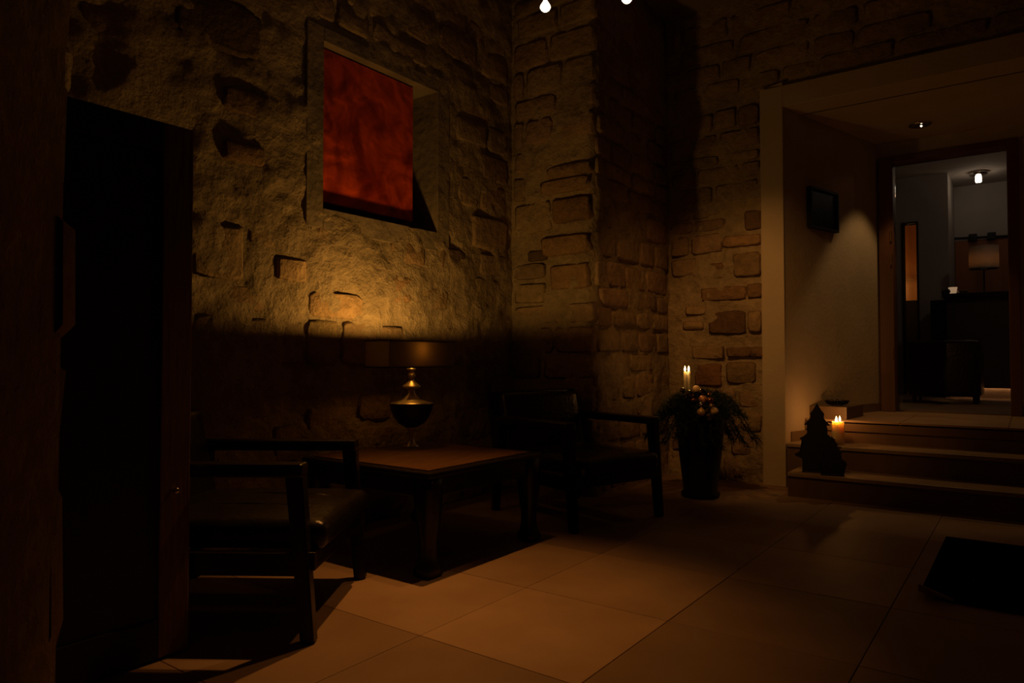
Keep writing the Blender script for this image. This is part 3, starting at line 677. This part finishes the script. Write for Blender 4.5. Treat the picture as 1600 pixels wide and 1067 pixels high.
# ------------------------------------------------------------------ candles, fir arrangement, trees
def flame(parent, x, y, z, s=1.0):
    return obj('flame', lathe([(0, 0), (.005*s, .004*s), (.008*s, .014*s), (.006*s, .026*s), (.002*s, .038*s), (0, .044*s)], x, y, 12), M_FLAME, parent, True)
PLX, PLY = -1.95, 4.98
pl = thing('planter', 'tall dark planter filled with drooping fir boughs beside the portal', 'planter', (PLX, PLY, 0))
bm = bmesh.new()
obj('pot', lathe([(0, 0), (.13, 0), (.14, .03), (.12, .05), (.15, .3), (.18, .58), (.19, .60), (.17, .61), (.16, .57), (0, .56)], seg=32), M_POT, pl, True)
obj('soil', lathe([(0, .575), (.162, .57), (.16, .565)], seg=24), M_BARK, pl)
for k in range(34):
    rnd = random.Random(500+k); a = 2*PI*k/17 + rnd.uniform(-.15, .15); ln = rnd.uniform(.28, .42); up = rnd.uniform(.02, .15)
    if math.sin(a) > .2: ln *= .85
    pts = []
    for i in range(9):
        t = i/8; pts.append(Vector((math.cos(a)*ln*t, math.sin(a)*ln*t, .60 + up*math.sin(PI*min(1, t*1.15)) - (.24 if k < 17 else (.20 if k % 2 else .06))*t*t + .04)))
    bm = bmesh.new(); add_tube(bm, pts, .006, 5, .002)
    for i in range(260):
        t = rnd.uniform(.05, 1); q = t*8; i0 = min(7, int(q)); p = pts[i0].lerp(pts[i0+1], q-i0); d = (pts[i0+1]-pts[i0]).normalized()
        side = Vector((rnd.gauss(0, 1), rnd.gauss(0, 1), rnd.gauss(0, 1))).normalized(); nd = (d*.55 + side*.8).normalized(); l = rnd.uniform(.04, .075)
        s = nd.orthogonal().normalized()*.0022
        v = [bm.verts.new(p-s), bm.verts.new(p+s), bm.verts.new(p+nd*l)]; bm.faces.new(v)
    obj('fir_branch', bm, M_FIR, pl)
def taper(c, h, label):
    t = thing('taper_candle', label, 'candle', c, 0, 'slim candles on the fir arrangement')
    obj('candle', lathe([(0, 0), (.0115, 0), (.011, h-.004), (.008, h), (.003, h-.002), (0, h-.002)], seg=20), M_WAX, t, True)
    wk = obj('wick', tube([(0, 0, h-.003), (0, 0, h+.008)], .0012, 5), M_BLACKMETAL, t); flame(t, 0, 0, 0, .9).location = (0, 0, h+.002); return t
# extra fir in the middle of the arrangement, one dense tuft
bm = bmesh.new(); rnd = random.Random(9)
for i in range(5200):
    a = rnd.uniform(0, 2*PI); e = rnd.uniform(.05, 1.2); r = rnd.uniform(.10, .30)
    p = Vector((math.cos(a)*math.cos(e)*r*1.0, math.sin(a)*math.cos(e)*r*1.0, .58 + math.sin(e)*r*.65)); nd = (p - Vector((0, 0, .5))).normalized()
    nd = (nd + Vector((rnd.gauss(0, .5), rnd.gauss(0, .5), rnd.gauss(0, .4)))).normalized(); s = nd.orthogonal().normalized()*.0025; l = rnd.uniform(.03, .055)
    bm.faces.new([bm.verts.new(p-s), bm.verts.new(p+s), bm.verts.new(p+nd*l)])
o = obj('fir_needles', bm, M_FIR, pl); o['kind'] = 'stuff'
taper((-2.030, 4.900, .65), .262, 'left of the two slim lit candles on the fir arrangement')
taper((-2.012, 4.925, .65), .262, 'right of the two slim lit candles on the fir arrangement')
BL = [((-1.928, 4.858, .787), .0275, M_BPEARL, 'matte beige bauble right beside the slim candles'),
      ((-1.841, 4.871, .748), .0205, M_BCOPPER, 'small bronze bauble at the upper right of the bauble cluster'),
      ((-1.862, 4.814, .716), .0305, M_BROSE, 'large dusky rose bauble in the middle of the cluster'),
      ((-1.840, 4.720, .634), .0279, M_BGOLD, 'pale gold pearly bauble at the lower left of the cluster'),
      ((-1.768, 4.781, .640), .0280, M_BPEARL, 'matte beige bauble at the lower right of the cluster'),
      ((-1.797, 4.806, .675), .0188, M_BGOLD, 'small gold bauble just above the lower right matte one'),
      ((-2.002, 4.791, .777), .0220, M_BDARK, 'black shiny bauble left of the slim candles'),
      ((-1.945, 4.780, .754), .0308, M_BDARK, 'large black shiny bauble right below the slim candles'),
      ((-1.884, 4.862, .764), .0308, M_BDARK, 'black shiny bauble between the top beige and the bronze ones'),
      ((-1.914, 4.770, .712), .0204, M_BCOPPER, 'small dark copper bauble left of the rose one'),
      ((-1.851, 4.760, .672), .0303, M_BDARK, 'large black shiny bauble directly below the rose one'),
      ((-1.806, 4.757, .644), .0220, M_BDARK, 'small black bauble between the gold and the beige ones below'),
      ((-1.783, 4.725, .608), .0265, M_BDARK, 'lowest black shiny bauble of the cluster'),
      ((-1.805, 4.800, .712), .0240, M_BCOPPER, 'bright copper bauble at the right edge of the cluster')]
for c, r, m, lab in BL: bauble(c, r, m, lab)

# fir tree silhouettes on the first tread
def cutout(name, label, half, c, rz, u, thick, back):
    t = thing(name, label, 'christmas tree', c, rz); bm = bmesh.new()
    pts = [(h*u, z*u) for h, z in half]; L_ = [(-x, z) for x, z in reversed(pts) if x > 0]
    loop = pts + L_
    fr = [bm.verts.new((x, -thick/2, z)) for x, z in loop]; bk = [bm.verts.new((x, thick/2, z)) for x, z in loop]; n = len(loop)
    f1 = bm.faces.new(fr); f2 = bm.faces.new(bk)
    for i in range(n): bm.faces.new((fr[i], fr[(i+1) % n], bk[(i+1) % n], bk[i]))
    bmesh.ops.triangulate(bm, faces=[f1, f2]); obj('tree_panel', bm, M_BLACKMETAL, t)
    if back:
        bm = bmesh.new(); k = .35
        fr = [bm.verts.new((-thick/2, x*k, z*.93)) for x, z in loop]; bk = [bm.verts.new((thick/2, x*k, z*.93)) for x, z in loop]
        f1 = bm.faces.new(fr); f2 = bm.faces.new(bk)
        for i in range(n): bm.faces.new((fr[i], fr[(i+1) % n], bk[(i+1) % n], bk[i]))
        bmesh.ops.triangulate(bm, faces=[f1, f2]); obj('cross_panel', bm, M_BLACKMETAL, t)
    w0 = half[0][0]*u*1.02; obj('base', box(-w0, w0, -.045, .045, 0, .012, .003), M_BLACKMETAL, t)
    return t
big = [(165, 0), (165, 150), (200, 165), (235, 178), (250, 200), (222, 214), (185, 245), (158, 300), (150, 360), (170, 372), (192, 378), (188, 392), (150, 412), (112, 448), (88, 482), (98, 488), (115, 490),
       (108, 502), (90, 518), (84, 540), (100, 547), (128, 548), (142, 552), (132, 566), (100, 595), (70, 640), (50, 668), (62, 672), (77, 676), (72, 692), (45, 725), (22, 765), (8, 795), (0, 805)]
small = [(125, 0), (120, 120), (150, 140), (140, 160), (105, 200), (85, 240), (100, 255), (110, 268), (90, 290), (60, 330), (45, 356), (56, 366), (50, 380), (26, 410), (10, 445), (0, 460)]
cutout('christmas_tree', 'black cut-out fir tree silhouette on the lowest step, tallest of the two', big, (-1.262, 5.50, .175), math.radians(14), .000626, .02, False)
cutout('christmas_tree', 'small black cut-out fir tree in front of the lit pillar candle', small, (-1.145, 5.42, .175), math.radians(14), .0006, .02, False)
pcn = thing('pillar_candle', 'thick lit pillar candle glowing behind the black fir cut-outs', 'candle', (-1.19, 5.84, .35))
obj('candle', lathe([(0, 0), (.043, 0), (.043, .168), (.041, .176), (.034, .173), (.02, .166), (0, .165)], seg=36), M_WAX, pcn, True)
for (x, y, s) in ((-.010, -.004, 1.0), (.012, .008, .85)):
    obj('wick', tube([(x, y, .163), (x, y, .178)], .0016, 6), M_BLACKMETAL, pcn); flame(pcn, x, y, 0, s*1.1).location = (0, 0, .168 + (.008 if x > 0 else 0))
gbw = thing('glass_bowl', 'shallow clear glass bowl on the low ledge beside the landing', 'bowl', (-1.27, 6.20, .622))
obj('bowl', lathe([(0, 0), (.04, 0), (.08, .018), (.098, .045), (.094, .045), (.076, .022), (.038, .006), (0, .006)], seg=36), M_GLASS, gbw, True)
obj('foot_ring', lathe([(.03, 0), (.045, 0), (.045, .004), (.03, .004), (.03, 0)]), M_GLASS, gbw, True)
for (x, y, r) in ((-.035, -.02, .016), (.01, -.03, .017), (.045, -.01, .015)):
    t = tag(obj('glass_marble', sphere((0, 0, 0), r, 14, 10), M_GLASS, None, True), {-.035: 'leftmost', .01: 'middle', .045: 'rightmost'}[x] + ' of three shiny balls in the glass bowl', 'ball', 'shiny balls in the glass bowl')
    t.location = (-1.27+x, 6.20+y, .622+.022+r)
